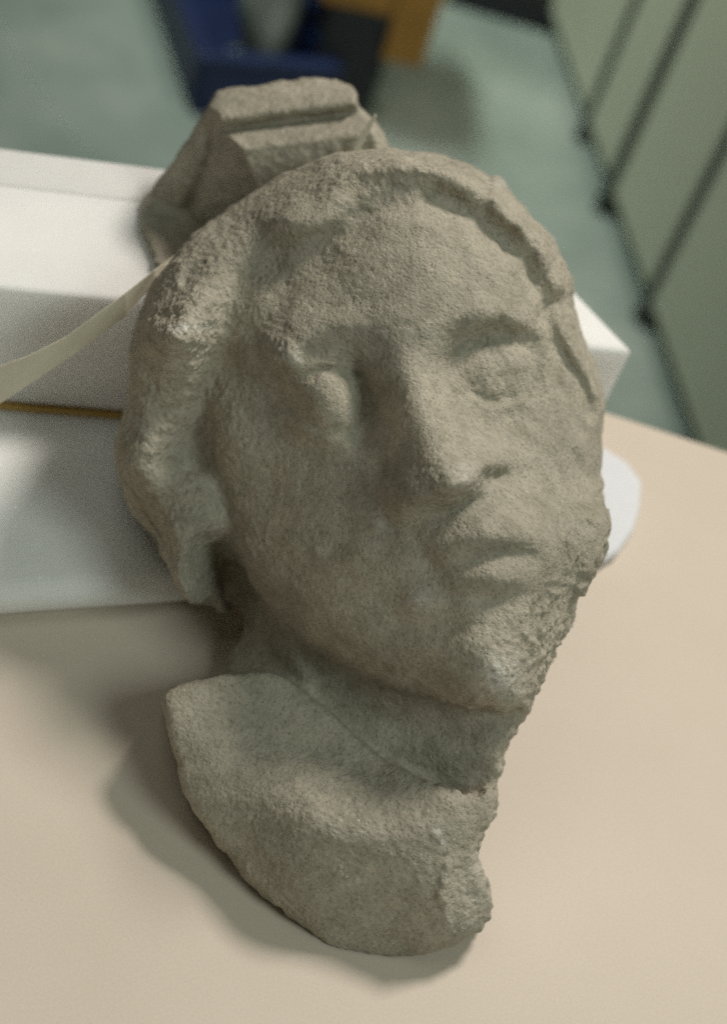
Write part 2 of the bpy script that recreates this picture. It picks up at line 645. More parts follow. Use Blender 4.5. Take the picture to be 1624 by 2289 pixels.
def solid(layers, box, back, step, rag=1.0):
    """layers: (field, polygon, corner radius, blend); back(U,V): depth of the rear face"""
    us = np.arange(box[0], box[3], step)
    vs = np.arange(box[1], box[4], step)
    zs = np.arange(box[2], box[5], step).astype(np.float32)
    U, V = np.meshgrid(us, vs, indexing='ij')
    out = np.full((len(us), len(vs), len(zs)), 60, np.float32)
    who = np.full(U.shape, -1, np.int8)
    top = np.full(U.shape, -1e9)
    for li, (fd, poly, rad, bl) in enumerate(layers):
        i = np.clip((us - fd.u[0]) / fd.STEP, 0, len(fd.u) - 1.001)
        j = np.clip((vs - fd.v[0]) / fd.STEP, 0, len(fd.v) - 1.001)
        i0, j0 = i.astype(int), j.astype(int)
        fi, fj = (i - i0)[:, None], (j - j0)[None]
        g = fd.Z
        Z = (g[np.ix_(i0, j0)] * (1 - fi) + g[np.ix_(i0 + 1, j0)] * fi) * (1 - fj) + (g[np.ix_(i0, j0 + 1)] * (1 - fi) + g[np.ix_(i0 + 1, j0 + 1)] * fi) * fj
        gu, gv = np.gradient(Z, step)
        c = (1 / np.sqrt(1 + gu * gu + gv * gv)).astype(np.float32)
        sd = poly_sd(poly, U, V).astype(np.float32)
        rg = rag * (1 + .7 * np.clip((V - 1080) / 80, 0, 1) * np.clip((U - 960) / 120, 0, 1) + .7 * (V > 1750) * (U < 800))
        q3 = np.stack([U.ravel(), V.ravel(), np.full(U.size, li * 7.3)], 1)
        sd += rg * (3.4 * noise3(q3 / 62, 20) + 3.0 * noise3(q3 / 31, 21) + 1.6 * noise3(q3 / 15, 22) + .8 * noise3(q3 / 9, 23)).reshape(U.shape)
        if callable(rad): rad = rad(U, V).astype(np.float32)
        else: rad = np.full(U.shape, rad, np.float32)
        m = np.argwhere(sd < 70)
        a0, b0 = m.min(0)
        a1, b1 = m.max(0) + 1
        sl = (slice(a0, a1), slice(b0, b1))
        d = (zs[None, None] - Z[sl][..., None].astype(np.float32)) * c[sl][..., None]
        d = round_and(d, np.broadcast_to(sd[sl][..., None], d.shape), rad[sl][..., None])
        out[sl] = smin(out[sl], d, np.float32(bl))
        zt = np.where(sd < 0, Z - np.clip(rad + sd, 0, None), -1e9)
        mm = zt > top
        top = np.where(mm, zt, top)
        who = np.where(mm, li, who)
    B = back(U, V).astype(np.float32)
    out = np.maximum(out, (B[..., None] - zs[None, None]) * .9)
    verts, quads = surface_nets(out, (us[0], vs[0], zs[0]), step)
    return verts, quads


def to_space(uvz):
    k = (F - uvz[:, 2]) / F
    return np.c_[(uvz[:, 0] - 812) * k, (1144 - uvz[:, 1]) * k, uvz[:, 2]]


def normals(p, q):
    n = np.cross(p[q[:, 2]] - p[q[:, 0]], p[q[:, 3]] - p[q[:, 1]])
    vn = np.zeros_like(p)
    for k in range(4):
        for a in range(3):
            vn[:, a] += np.bincount(q[:, k], n[:, a], len(p))
    return vn / (np.linalg.norm(vn, axis=1, keepdims=True) + 1e-9)


# ---- face relief
face_pts = [
    (900, 360, -125), (1100, 410, -180), (1240, 600, -215), (640, 420, -260), (760, 380, -190), (1000, 370, -140),
    (900, 440, -75), (900, 550, -25), (890, 650, -4), (885, 730, 0), (750, 500, -110), (740, 600, -72), (730, 690, -48),
    (620, 560, -180), (590, 680, -130), (600, 770, -105), (1030, 480, -95), (1050, 570, -52), (1050, 660, -32),
    (1140, 560, -125), (1170, 670, -115), (1195, 780, -130), (1215, 900, -150), (1290, 780, -290), (1300, 900, -300),
    (520, 800, -240), (500, 900, -258), (490, 1000, -262), (440, 700, -350), (400, 860, -420), (410, 1000, -420), (470, 600, -330), (470, 1150, -330),
    (740, 880, -75), (1100, 840, -62),
    (640, 950, -112), (760, 1020, -55), (850, 1060, -5), (640, 1100, -120), (740, 1150, -55), (560, 1100, -215),
    (590, 1220, -190), (680, 1250, -110), (800, 1250, -20), (900, 1180, 35),
    (1170, 950, -105), (1130, 1010, -55), (1220, 1010, -120), (1180, 1080, -58), (1260, 1080, -130), (1290, 1000, -190),
    (1000, 1200, 72), (1090, 1180, 82), (1190, 1190, 34), (1000, 1330, 52), (900, 1300, 16), (1100, 1350, 66), (1200, 1300, 24),
    (1280, 1200, -60), (1340, 1180, -130), (1330, 1260, -120),
    (1080, 1450, 74), (1000, 1450, 48), (1120, 1510, 66), (1160, 1420, 36), (1200, 1400, -4), (1250, 1330, -62), (1190, 1520, -20),
    (900, 1450, -10), (800, 1420, -55), (720, 1380, -100), (640, 1320, -165), (1050, 1545, 40), (920, 1520, -34), (600, 1400, -240), (1330, 1400, -180)]
face = Field((380, 340, 1420, 1680), face_pts)
# nose
d, t, s = face.dist([(893, 730), (912, 830), (944, 920), (985, 1020), (1030, 1095)])
amp = np.interp(t, [0, 1, 2, 3, 4], [12, 52, 90, 124, 138])
wl = np.interp(t, [0, 1, 2, 3, 4], [60, 80, 98, 112, 118])
wr = np.interp(t, [0, 1, 2, 3, 4], [60, 64, 72, 82, 92])
wd_ = np.where(s > 0, wl, wr)
prof = amp * np.exp(-(d / wd_) ** 2.0)
bl = np.array([870, 1168.]); br = np.array([1120, 1076.])
bd = (br - bl) / np.linalg.norm(br - bl)
below = (face.U - bl[0]) * -bd[1] + (face.V - bl[1]) * bd[0]
cut = np.clip((below + 34) / 62, 0, 1)
cut = cut * cut * (3 - 2 * cut)
face.Z += prof * (1 - cut)
face.bump(905, 1105, 55, 45, 36, 15)
face.bump(1092, 1038, 44, 36, 34, -20)
face.bump(1102, 1066, 38, 22, -74, -18)
face.bump(1026, 1070, 58, 48, 14)
face.ridge([(870, 1040), (850, 1110), (870, 1165)], -16, 22)
# eyes
face.bump(1100, 850, 116, 98, -54, 0, 3.0)
face.ridge([(1012, 815, .7), (1050, 765), (1120, 742), (1185, 768, .8)], -39, 30)
face.ridge([(1015, 830, .6), (1030, 880, .8), (1070, 925, .4)], -8, 20)
face.bump(1104, 846, 90, 64, 34, 0, 2.6)
face.bump(1088, 834, 20, 34, 11, 10)
face.bump(1120, 842, 12, 20, -7)
face.ridge([(1020, 858, .4), (1048, 892), (1100, 916), (1160, 896, .5)], 9, 11)
face.ridge([(1050, 868, .5), (1080, 897), (1140, 890, .5)], -8, 15)
face.ridge([(1040, 905, .6), (1100, 930), (1165, 905, .6)], 9, 14)
face.ridge([(960, 735, .6), (1050, 697), (1150, 715), (1205, 780, .5)], 20, 34)
face.bump(745, 900, 115, 95, -40, 0, 3.0)
face.ridge([(790, 820, .6), (818, 880), (822, 930), (812, 975, .5)], -52, 26)
face.bump(726, 900, 74, 92, 122, -8, 2.3)
face.ridge([(612, 775, .6), (645, 810, .8), (662, 850, .7)], 26, 30)
face.bump(640, 800, 40, 40, 16)
face.ridge([(655, 855, .5), (720, 826), (800, 836, .9)], -18, 12)
face.ridge([(640, 930, .5), (690, 965, .8), (770, 985, .5)], 12, 18)
face.ridge([(600, 820, .8), (670, 750), (760, 722, .7), (830, 730, .2)], 32, 38)
face.ridge([(660, 920), (710, 960), (780, 975, .6)], -12, 18)
# mouth
face.ridge([(990, 1225, .5), (1080, 1190), (1160, 1194), (1208, 1222, .3)], 17, 34)
face.ridge([(1000, 1272, .3), (1060, 1252, .8), (1120, 1241), (1165, 1242, .8), (1205, 1240, .2)], -21, 23)
face.ridge([(1020, 1312, .5), (1105, 1300), (1175, 1290, .5)], 17, 38)
face.ridge([(1010, 1330, .8), (1110, 1335), (1180, 1330, .4)], -16, 26)
face.ridge([(930, 1210, .5), (960, 1260), (985, 1300, .5)], -16, 26)
face.bump(930, 1345, 38, 30, 16)
face.bump(780, 1245, 60, 26, 12, -25)
face.bump(712, 1228, 22, 24, 9)
face.ridge([(900, 1395, .5), (1000, 1400), (1080, 1390, .4)], -14, 30)
# broken edge of chin and cheek
face.ridge([(1030, 1290, .4), (1065, 1400, .8), (1095, 1480), (1140, 1545)], 7, 34)
face.ridge([(1190, 1150, .3), (1215, 1250), (1180, 1340), (1130, 1440, .5)], 8, 22)
face.ridge([(1215, 740, .6), (1228, 850), (1236, 950), (1275, 1050, .4)], 18, 20)
face_poly = smooth_poly([(440, 540), (640, 400), (890, 350), (1110, 415), (1255, 610), (1270, 760), (1285, 950), (1320, 1060), (1345, 1100), (1357, 1160), (1352, 1245),
                         (1303, 1325), (1252, 1405), (1205, 1530), (1165, 1592), (1080, 1578), (980, 1562), (850, 1537), (720, 1467), (620, 1385), (553, 1285),
                         (500, 1150), (440, 1020), (395, 860), (400, 680)], 1)

# ---- hair
hair_pts = [(930, 515, -100), (1040, 535, -120), (820, 525, -145), (740, 575, -165), (1130, 610, -180), (1185, 700, -215), (600, 720, -200), (575, 860, -250), (560, 1000, -290), (595, 1180, -300), (615, 1290, -340),
            (600, 520, -205), (560, 470, -260), (640, 420, -230), (700, 450, -168), (700, 380, -220), (800, 400, -122), (900, 385, -104), (870, 345, -145), (1000, 405, -110), (1000, 360, -160),
            (1100, 445, -136), (1120, 410, -178), (1170, 530, -166), (1220, 520, -215), (1225, 620, -204), (1250, 650, -225), (1285, 640, -270), (760, 490, -90), (680, 540, -132),
            (1230, 720, -190), (1290, 760, -260), (1260, 850, -205), (1340, 890, -300), (1280, 950, -210), (1330, 1000, -270), (1310, 1060, -240), (1350, 1100, -330),
            (520, 600, -260), (430, 640, -270), (380, 760, -245), (330, 800, -330), (350, 660, -360), (440, 800, -262), (500, 760, -262), (400, 900, -315), (310, 900, -345),
            (480, 950, -330), (400, 1000, -345), (320, 1020, -315), (270, 1010, -380), (460, 1100, -330), (520, 1180, -320), (360, 1120, -410), (320, 1140, -390),
            (420, 1230, -350), (480, 1200, -320), (440, 1320, -360), (520, 1350, -440), (380, 1250, -370), (560, 1300, -400)]
hair = Field((220, 300, 1420, 1430), hair_pts)
def both(pts_, amp_, wd_, p_=2.0):
    face.ridge(pts_, amp_, wd_, p_)
    hair.ridge(pts_, amp_, wd_, p_)


both([(560, 520, .5), (680, 455, .8), (780, 405), (880, 378), (980, 385), (1070, 425), (1150, 475), (1215, 550), (1245, 620)], 27, 44)
both([(700, 560, .3), (770, 490, .7), (850, 455), (930, 452), (1010, 462), (1070, 490), (1125, 535), (1170, 590), (1192, 645)], -15, 26)
both([(860, 400, .4), (720, 452, .8), (600, 530), (505, 620), (430, 710, .6)], 17, 42)
both([(850, 468, .4), (740, 545), (645, 640), (575, 735, .6)], -15, 30)
hair.ridge([(640, 430, .5), (720, 400), (790, 372, .6)], 12, 26)
hair.ridge([(900, 372, .5), (980, 372), (1060, 405, .6)], 14, 22)
hair.bump(700, 500, 40, 26, 14, -30)
hair.bump(580, 600, 46, 30, 16, -40)
for q_ in ([(1075, 398, .5), (1090, 440), (1085, 480, .5)], [(1130, 430, .5), (1148, 480), (1140, 530, .5)], [(1195, 500, .5), (1192, 545), (1178, 590, .5)], [(1250, 570, .5), (1236, 605), (1205, 630, .5)]):
    hair.ridge(q_, -15, 15)
hair.bump(1150, 500, 36, 26, 14, 40)
hair.bump(1205, 590, 30, 40, 14)
hair.ridge([(780, 395, .5), (860, 420), (940, 438), (1010, 452, .6)], -12, 26)
hair.bump(800, 425, 46, 26, -24, -20)
hair.bump(890, 418, 66, 24, -24, 5)
hair.bump(980, 432, 50, 20, -16, 15)
hair.bump(1040, 430, 60, 34, 12, 20)
_k = np.clip((610 - hair.U) / 230, 0, 1)
hair.Z += 150 * _k * _k * (3 - 2 * _k) * np.clip((hair.V - 380) / 200, 0, 1)
_k = np.clip((640 - face.U) / 200, 0, 1)
face.Z += 90 * _k * _k * (3 - 2 * _k) * np.clip((face.V - 480) / 200, 0, 1)
hair.ridge([(820, 370, .5), (900, 355), (1000, 385), (1100, 440), (1150, 500, .6)], 14, 24)
hair.ridge([(1060, 490, .4), (1120, 525, .8), (1165, 575), (1190, 630, .9)], -13, 20)
face.ridge([(1060, 495, .3), (1110, 530, .8), (1155, 580), (1185, 640, .8)], -9, 22)
hair.ridge([(1110, 460, .4), (1180, 510), (1225, 570), (1245, 630, .8)], 22, 36)
hair.ridge([(1215, 680, .6), (1250, 672), (1280, 680, .7)], -26, 14)
hair.bump(1255, 640, 36, 36, 18)
hair.bump(1190, 450, 34, 40, 14)
hair.ridge([(1215, 700, .5), (1245, 790), (1275, 890), (1300, 960, .6)], -30, 19)
hair.ridge([(1262, 790, .5), (1300, 860), (1320, 920, .8)], -34, 17)
hair.ridge([(1240, 690, .4), (1290, 800), (1330, 880)], 18, 20)
hair.ridge([(1240, 880, .5), (1270, 970), (1320, 1045)], 12, 16)
hair.ridge([(560, 470, .5), (660, 500), (720, 500, .5)], 20, 34)
hair.ridge([(600, 620, .6), (540, 720), (490, 820), (470, 900, .6)], -24, 50)
hair.bump(395, 745, 78, 54, 52, -28)
hair.bump(520, 560, 60, 44, 26, -40)
hair.bump(640, 470, 60, 36, 18, -30)
hair.bump(395, 970, 95, 110, -66)
hair.bump(350, 1090, 46, 50, 16)
hair.bump(460, 980, 30, 60, -26, 10)
hair.bump(430, 600, 40, 26, -22, -50)
hair.ridge([(420, 690, .5), (480, 670), (540, 620, .6)], 24, 34)
hair.ridge([(350, 700, .5), (400, 660), (440, 620, .5)], -18, 24)
hair.ridge([(330, 860, .6), (400, 870), (450, 880, .5)], -8, 30)
hair.ridge([(310, 950, .5), (370, 960), (430, 930)], 6, 28)
hair.ridge([(330, 1030, .6), (390, 1050, .9), (450, 1040, .5)], -24, 24)
hair.ridge([(300, 1100, .5), (340, 1170, .9), (380, 1230, .6)], -80, 24)
hair.ridge([(500, 1080, .6), (520, 1180), (540, 1260)], -30, 26)
hair.bump(486, 1276, 58, 84, -150, -14, 4)
hair.ridge([(392, 1190, .6), (400, 1270), (416, 1330, .6)], 14, 22)
hair.ridge([(365, 900, .4), (345, 1000), (360, 1090, .6)], 12, 30)
hair.ridge([(470, 930, .4), (500, 1030), (525, 1130, .8)], -20, 20)
hair.ridge([(290, 1090, .7), (320, 1150), (352, 1205, .7)], -60, 26)
hair.bump(540, 1320, 36, 70, -120, -20, 3)
hair.ridge([(420, 1150, .4), (470, 1190, .8), (520, 1200, .4)], 22, 20)
hair_poly = smooth_poly([(296, 760), (318, 680), (378, 580), (478, 492), (556, 442), (640, 382), (755, 340), (870, 333), (1000, 350), (1085, 400), (1112, 394), (1140, 425), (1180, 490), (1225, 525), (1255, 575),
                         (1277, 640), (1272, 665), (1290, 720), (1303, 760), (1335, 830), (1357, 893), (1345, 960), (1347, 1020), (1330, 1078), (1330, 1120), (1260, 1100), (1240, 960), (1212, 800), (1180, 680),
                         (1120, 600), (1040, 535), (930, 515), (820, 525), (740, 575), (670, 650), (610, 730), (560, 860), (560, 1000), (590, 1180), (610, 1300), (560, 1350), (533, 1384),
                         (500, 1376), (470, 1358), (410, 1342), (392, 1290), (366, 1240), (345, 1195), (298, 1150), (275, 1085), (254, 1010), (280, 950), (292, 900)], 1)

# ---- neck
hair.Z = np.maximum(hair.Z, np.where((hair.V > 1120) & (hair.U < 660), -492.0, -9e9))

# ---- neck
neck = Field((440, 1240, 1260, 1860), [(520, 1440, -475), (600, 1450, -390), (560, 1350, -490), (700, 1520, -275), (640, 1400, -320), (850, 1620, -205), (760, 1580, -245), (1000, 1650, -170), (1100, 1640, -140),
                                       (950, 1720, -195), (1080, 1770, -170), (1160, 1600, -150), (480, 1500, -440), (1130, 1700, -150), (700, 1350, -300), (1000, 1500, -160), (600, 1540, -330)])
neck.ridge([(620, 1420, .6), (660, 1480), (690, 1530)], 16, 22)
neck.ridge([(760, 1560, .5), (900, 1625), (1050, 1640, .6)], -14, 30)
neck.bump(1000, 1690, 70, 40, 14, 15)
neck_poly = smooth_poly([(540, 1300), (540, 1385), (522, 1412), (505, 1440), (490, 1480), (482, 1515), (560, 1580), (700, 1680), (900, 1790), (1060, 1815), (1090, 1800), (1112, 1740), (1128, 1690), (1152, 1630), (1170, 1580), (1100, 1450), (700, 1300)], 1)

# ---- shoulder
sh_pts = [(420, 1600, -105), (380, 1570, -118), (500, 1560, -140), (600, 1560, -160), (700, 1620, -140), (800, 1700, -95), (600, 1700, -75), (480, 1750, -65), (410, 1720, -85), (900, 1770, -35), (700, 1800, 8),
          (1000, 1820, 0), (1070, 1800, -20), (850, 1900, 30), (700, 1900, 26), (600, 1900, -25), (1000, 1950, 6), (850, 2020, -2), (980, 2050, -14), (750, 2040, -18), (1060, 2020, -45), (900, 2120, -78),
          (1080, 1860, -40), (690, 2070, -58), (550, 1930, -70), (1095, 2040, -85)]
shoulder = Field((300, 1440, 1180, 2220), sh_pts)
shoulder.bump(845, 1985, 95, 90, -30, 10)
shoulder.ridge([(560, 1650, .5), (700, 1690), (830, 1730, .6)], -22, 46)
shoulder.bump(640, 1960, 70, 50, 10, 40)
shoulder.ridge([(640, 1800, .5), (760, 1850), (900, 1850), (1000, 1870, .6)], 10, 50)
shoulder.ridge([(1000, 1930, .7), (985, 2000), (1000, 2060, .6)], 16, 11)
shoulder.bump(1045, 1990, 50, 60, -14)
shoulder_poly = smooth_poly([(362, 1562), (390, 1535), (450, 1520), (520, 1505), (620, 1500), (720, 1575), (840, 1690), (950, 1745), (1060, 1785), (1095, 1755), (1102, 1790), (1088, 1830), (1072, 1880), (1060, 1928), (1078, 1955), (1092, 1990), (1103, 2040),
                             (1055, 2088), (980, 2122), (900, 2142), (800, 2136), (740, 2122), (680, 2082), (640, 2040), (600, 2012), (555, 1965), (530, 1930), (480, 1880), (440, 1832), (410, 1760), (388, 1690), (372, 1620)], 1)


def table_depth(U, V):
    """depth where a sight line meets the table"""
    den = N[0] * (U - 812) + N[1] * (1144 - V) - N[2] * F
    tt = (C0 - N[2] * F) / den
    return F - tt * F


def foam_depth(U, V):
    den = N[0] * (U - 812) + N[1] * (1144 - V) - N[2] * F
    return F - (C0 + H2 / S - N[2] * F) / den * F


def back(U, V):
    b = -195 - .4287 * (2140 - V)
    return np.maximum(b, table_depth(U, V) + 4)


def face_round(U, V):
    k = np.clip((U - 980) / 160, 0, 1) * np.clip((V - 1060) / 120, 0, 1)
    return 95 - 68 * k


def neck_round(U, V):
    return 60 - 46 * np.clip((U - 800) / 160, 0, 1)


layers = [(face, face_poly, face_round, 14), (hair, hair_poly, 52, 34), (neck, neck_poly, neck_round, 44), (shoulder, shoulder_poly, 22, 30)]
STEP = 4.0
uvz, quads = solid(layers, (236, 316, -870, 1376, 2164, 230), back, STEP)
pts = to_space(uvz)
nrm = normals(pts, quads)


def blob(u, v, ru, rv, p=2.0):
    a = ((uvz[:, 0] - u) / ru) ** 2 + ((uvz[:, 1] - v) / rv) ** 2
    return np.exp(-a ** (p / 2))


# weathering: coarse erosion, granular crust in the hair, pits on the broken cheek
rough = .50 + .25 * blob(640, 520, 200, 120) + .8 * blob(950, 400, 260, 60) + .9 * blob(1230, 560, 60, 150) + 1.5 * blob(400, 930, 150, 420) \
    + .6 * blob(680, 780, 110, 50) + .6 * blob(1090, 800, 130, 120) + .5 * blob(1000, 1080, 90, 70) + .9 * blob(1110, 1470, 60, 110) + .6 * blob(480, 1300, 120, 120)
rough += .45 * blob(800, 1900, 330, 230, 4) + .5 * blob(1060, 1990, 60, 90)
rough -= .25 * blob(950, 560, 120, 80)
pitm = np.clip(1.2 * blob(1290, 1250, 95, 150) + 1.0 * blob(1205, 1430, 62, 140) + .5 * blob(1180, 770, 60, 50), 0, 1)
hm = np.clip(1.0 * blob(380, 950, 190, 420, 3) + .5 * blob(1270, 820, 80, 220, 3), 0, 1)
n_a = noise3(pts / 70, 1)
n_h = noise3(pts / 46, 5)
n_b = noise3(pts / 30, 2)
n_c = noise3(pts / 14, 3)
n_d = noise3(pts / 8.5, 4)
disp = 4.0 * n_a + 5.0 * hm * n_h + rough * (1.3 * n_b + 1.7 * n_c + 1.5 * n_d)
pn = noise3(pts / 17, 7) + .6 * noise3(pts / 9, 8)
pitm = pitm * np.clip(.7 + 1.1 * noise3(pts / 60, 9), .1, 1.3)
pn2 = noise3(pts / 30, 10)
disp += pitm * (-8 * np.clip(pn - .05, 0, 1) - 9 * np.clip(pn2 - .1, 0, 1) + 3)
side = np.clip((.45 - np.abs(nrm[:, 2])) / .3, 0, 1) * np.clip((uvz[:, 1] - 1040) / 100, 0, 1) * (uvz[:, 0] > 950)
disp += side * (7 * noise3(pts / 38, 31) + 5 * noise3(pts / 19, 32) + 3 * n_c)
pts = pts + nrm * disp[:, None]
bruise = np.clip(1.3 * blob(402, 733, 26, 12) + .8 * blob(455, 728, 26, 12) + 1.1 * blob(975, 1858, 10, 8) + .9 * blob(990, 1885, 7, 9) + .6 * blob(620, 800, 16, 14) + .5 * blob(665, 795, 12, 20)
                 + .55 * blob(712, 1228, 16, 20) + .5 * blob(930, 1345, 26, 24) + 1.0 * blob(1115, 1510, 36, 42) + .45 * blob(1035, 1062, 26, 22) + .35 * blob(1040, 1040, 14, 9) + .4 * blob(705, 955, 10, 10)
                 + .5 * blob(500, 1780, 10, 7) + .35 * blob(1120, 408, 24, 12) + .4 * blob(505, 492, 26, 8) + .22 * blob(1050, 1990, 55, 90, 4), 0, 1)

SROOT = world(P(850, 2140, -100))
root = empty('stone_head', SROOT)
tag(root, 'weathered grey stone carved head with broken shoulder, leaning back on white foam', 'stone carving')

wp = world(pts) - SROOT
wn_ = nrm @ R.T
nrm2 = normals(wp, quads)

# which part each quad belongs to
cu = uvz[quads].mean(1)


def inside(poly, u, v):
    return poly_sd(poly, u, v) < 0


def layer_of(u, v):
    lab = np.full(u.shape, 3)
    lab[inside(neck_poly, u, v)] = 2
    sh = inside(shoulder_poly, u, v)
    lab[sh & (v > 1500)] = 3
    hr = inside(hair_poly, u, v)
    lab[hr] = 1
    fc = inside(face_poly, u, v)
    lab[fc & ~hr] = 0
    cheek = fc & hr & (v > 900) & (u < 900)
    lab[cheek] = 0
    far = (~sh) & (~inside(neck_poly, u, v)) & (~hr) & (~fc)
    lab[far] = np.where(v[far] > 1580, 3, np.where((u[far] < 520) | (v[far] < 1080), 1, 0))
    return lab


lab = layer_of(cu[:, 0], cu[:, 1])
deep = cu[:, 2] < np.where(cu[:, 1] > 1560, -260, -470)
front_face = (lab == 0) & ~deep
eyeR = (((cu[:, 0] - 1100) / 92) ** 2 + ((cu[:, 1] - 848) / 84) ** 2 < 1) & front_face
eyeL = (((cu[:, 0] - 735) / 92) ** 2 + ((cu[:, 1] - 890) / 84) ** 2 < 1) & front_face
nose_poly = [(870, 735), (920, 735), (985, 900), (1040, 1000), (1125, 1040), (1130, 1085), (1060, 1125), (960, 1165), (865, 1170), (845, 1110), (850, 1000), (860, 850)]
noseq = inside(nose_poly, cu[:, 0], cu[:, 1]) & front_face & ~eyeR & ~eyeL
mouthq = (((cu[:, 0] - 1110) / 118) ** 2 + ((cu[:, 1] - 1255) / 62) ** 2 < 1) & front_face
code = lab.copy()
code[eyeR] = 4
code[eyeL] = 5
code[noseq] = 6
code[mouthq] = 7


def part(name, sel, parent):
    q = quads[sel]
    used, inv = np.unique(q, return_inverse=True)
    q = inv.reshape(q.shape)
    me = bpy.data.meshes.new(name)
    me.vertices.add(len(used))
    me.vertices.foreach_set('co', wp[used].astype(np.float32).ravel())
    me.loops.add(q.size)
    me.polygons.add(len(q))
    me.loops.foreach_set('vertex_index', q.astype(np.int32).ravel())
    me.polygons.foreach_set('loop_start', np.arange(0, q.size, 4, dtype=np.int32))
    me.update(calc_edges=True)
    a = me.attributes.new('bruise', 'FLOAT', 'POINT')
    a.data.foreach_set('value', bruise[used].astype(np.float32))
    me.shade_smooth()
    me.normals_split_custom_set_from_vertices([tuple(x) for x in nrm2[used].tolist()])
    o = bpy.data.objects.new(name, me)
    COL.objects.link(o)
    me.materials.append(M_STONE)
    o.parent = parent
    return o


pf = part('face', code == 0, root)
for nm, c in (('eye', 4), ('eye', 5), ('nose', 6), ('mouth', 7)):
    part(nm, code == c, pf)
part('hair', code == 1, root)
part('neck', code == 2, root)
part('shoulder', code == 3, root)

# ---- moulded block behind the crown
mb = Field((290, 150, 940, 700), [(300, 200, -640), (900, 200, -640), (300, 680, -640), (900, 680, -640)])
vv = mb.V + .125 * (mb.U - 480)
prof = np.interp(vv, [150, 196, 214, 262, 274, 290, 296, 332, 342, 430, 700], [-790, -740, -705, -625, -628, -668, -664, -592, -586, -622, -640])
ul = np.interp(mb.V, [190, 270, 330, 430, 520], [478, 500, 535, 590, 640])          # left arris of the front
left = np.interp(mb.U - ul, [-320, -170, -60, -8, 8, 400], [-330, -190, -70, 0, 60, 60])
crease = np.interp(mb.V, [250, 350, 440, 560], [478, 470, 430, 360])
mb.Z = np.where(mb.U < ul + 8, np.minimum(prof, prof * .25 + .75 * -640 + left), prof)
mb.Z -= 36 * np.exp(-((mb.U - crease) / 16) ** 2) * (mb.U < ul - 4) * np.clip((mb.V - 240) / 80, 0, 1)
mb.bump(355, 490, 34, 44, 26)
mb.bump(400, 535, 26, 14, -50, -20)
mb.Z = np.maximum(mb.Z, foam_depth(mb.U, mb.V) + 60)
right = np.clip((mb.U - (812 + .35 * (mb.V - 240))) / 40, 0, 1)
mb.Z -= 60 * right
mb_poly = smooth_poly([(476, 214), (490, 200), (610, 186), (745, 176), (765, 190), (792, 198), (800, 240), (815, 250), (845, 285), (868, 330), (900, 480), (700, 660), (400, 640), (346, 588), (340, 565), (312, 505), (313, 470), (322, 445), (345, 405), (380, 375), (430, 300), (462, 250)], 1)
muv, mq = solid([(mb, mb_poly, 14, 8)], (290, 156, -960, 940, 690, -540), lambda U, V: np.maximum(-900.0, foam_depth(U, V) + 4), 4.0)
mp = to_space(muv)
mn = normals(mp, mq)
mp = mp + mn * (2.5 * noise3(mp / 60, 11) + 1.2 * noise3(mp / 26, 12) + 1.2 * noise3(mp / 13, 13) + 1.1 * noise3(mp / 8, 14))[:, None]
wp, quads = world(mp) - SROOT, mq
nrm2 = normals(wp, quads)
bruise = np.zeros(len(wp))
mo = part('moulded_block', np.ones(len(mq), bool), root)
mo['label'] = 'straight moulded block with two stepped bands behind the crown'


# ------------------------------------------------------------------ tape tied round the stone
def ribbon(name, top, bot, mat, parent=None, th=.0006):
    a, b = [np.array(p) for p in top], [np.array(p) for p in bot]
    vs, fs = [], []
    for i in range(len(a)):
        tv = (a[min(i + 1, len(a) - 1)] - a[max(i - 1, 0)])
        n = np.cross(tv, b[i] - a[i])
        n = n / np.linalg.norm(n) * th / 2
        vs += [a[i] + n, b[i] + n, b[i] - n, a[i] - n]
    for i in range(len(a) - 1):
        for k in range(4):
            fs.append((i * 4 + k, i * 4 + (k + 1) % 4, i * 4 + 4 + (k + 1) % 4, i * 4 + 4 + k))
    fs += [(3, 2, 1, 0), tuple(len(vs) - 4 + k for k in range(4))]
    return mesh_obj(name, vs, fs, mat, parent, False)


tt_ = [(-70, 838, -330), (0, 818, -325), (60, 797, -320), (150, 752, -315), (200, 715, -310), (280, 656, -310), (345, 604, -330), (400, 562, -390), (470, 520, -470)]
tb_ = [(-70, 944, -405), (0, 902, -395), (60, 862, -380), (150, 802, -365), (200, 766, -355), (280, 704, -346), (345, 634, -345), (400, 580, -385), (470, 532, -468)]
rib = ribbon('tie_tape', [world(P(*p)) for p in tt_], [world(P(*p)) for p in tb_], M_TAG)
tag(rib, 'flat cream paper tape running from behind the stone hair to the left', 'tape')
tail = ribbon('tape_end', [world(P(*p)) for p in [(788, 345, -560), (805, 305, -545), (822, 275, -530), (838, 254, -520)]],
              [world(P(*p)) for p in [(800, 345, -556), (818, 305, -540), (833, 279, -526), (840, 262, -518)]], M_TAG)
tag(tail, 'thin pointed tape end sticking up between the crown and the moulding', 'tape end')

# ------------------------------------------------------------------ background: posts, crate, boxes
prev = None
for i, (u, v, r, lab_) in enumerate(((1436, 716, .022, 'dark metal post standing on the floor line, nearest of those in full view'), (1343, 468, .018, 'dark metal post at the wall with a short arm at its top'),
                                     (1290, 312, .011, 'dark metal post farthest along the green wall'))):
    b = fl(u, v) + wn * .004
    pr = empty('metal_post', b)
    tag(pr, lab_, 'post', 'dark posts along the green wall')
    tube('pole', [(0, 0, 0), (0, 0, .6), (0, 0, 1.0), (0, 0, 1.3)], r, M_DARK, pr, 12)
    v_, f_ = tube_data([(0, 0, .001), (0, 0, .008)], r * 1.08, 14)
    mesh_obj('foot', v_, f_, M_BLACK, pr)
    if i == 1:
        tube('arm', [(0, 0, .60), (.10, -.05, .60), (.18, -.09, .63)], .014, M_DARK, pr, 8)

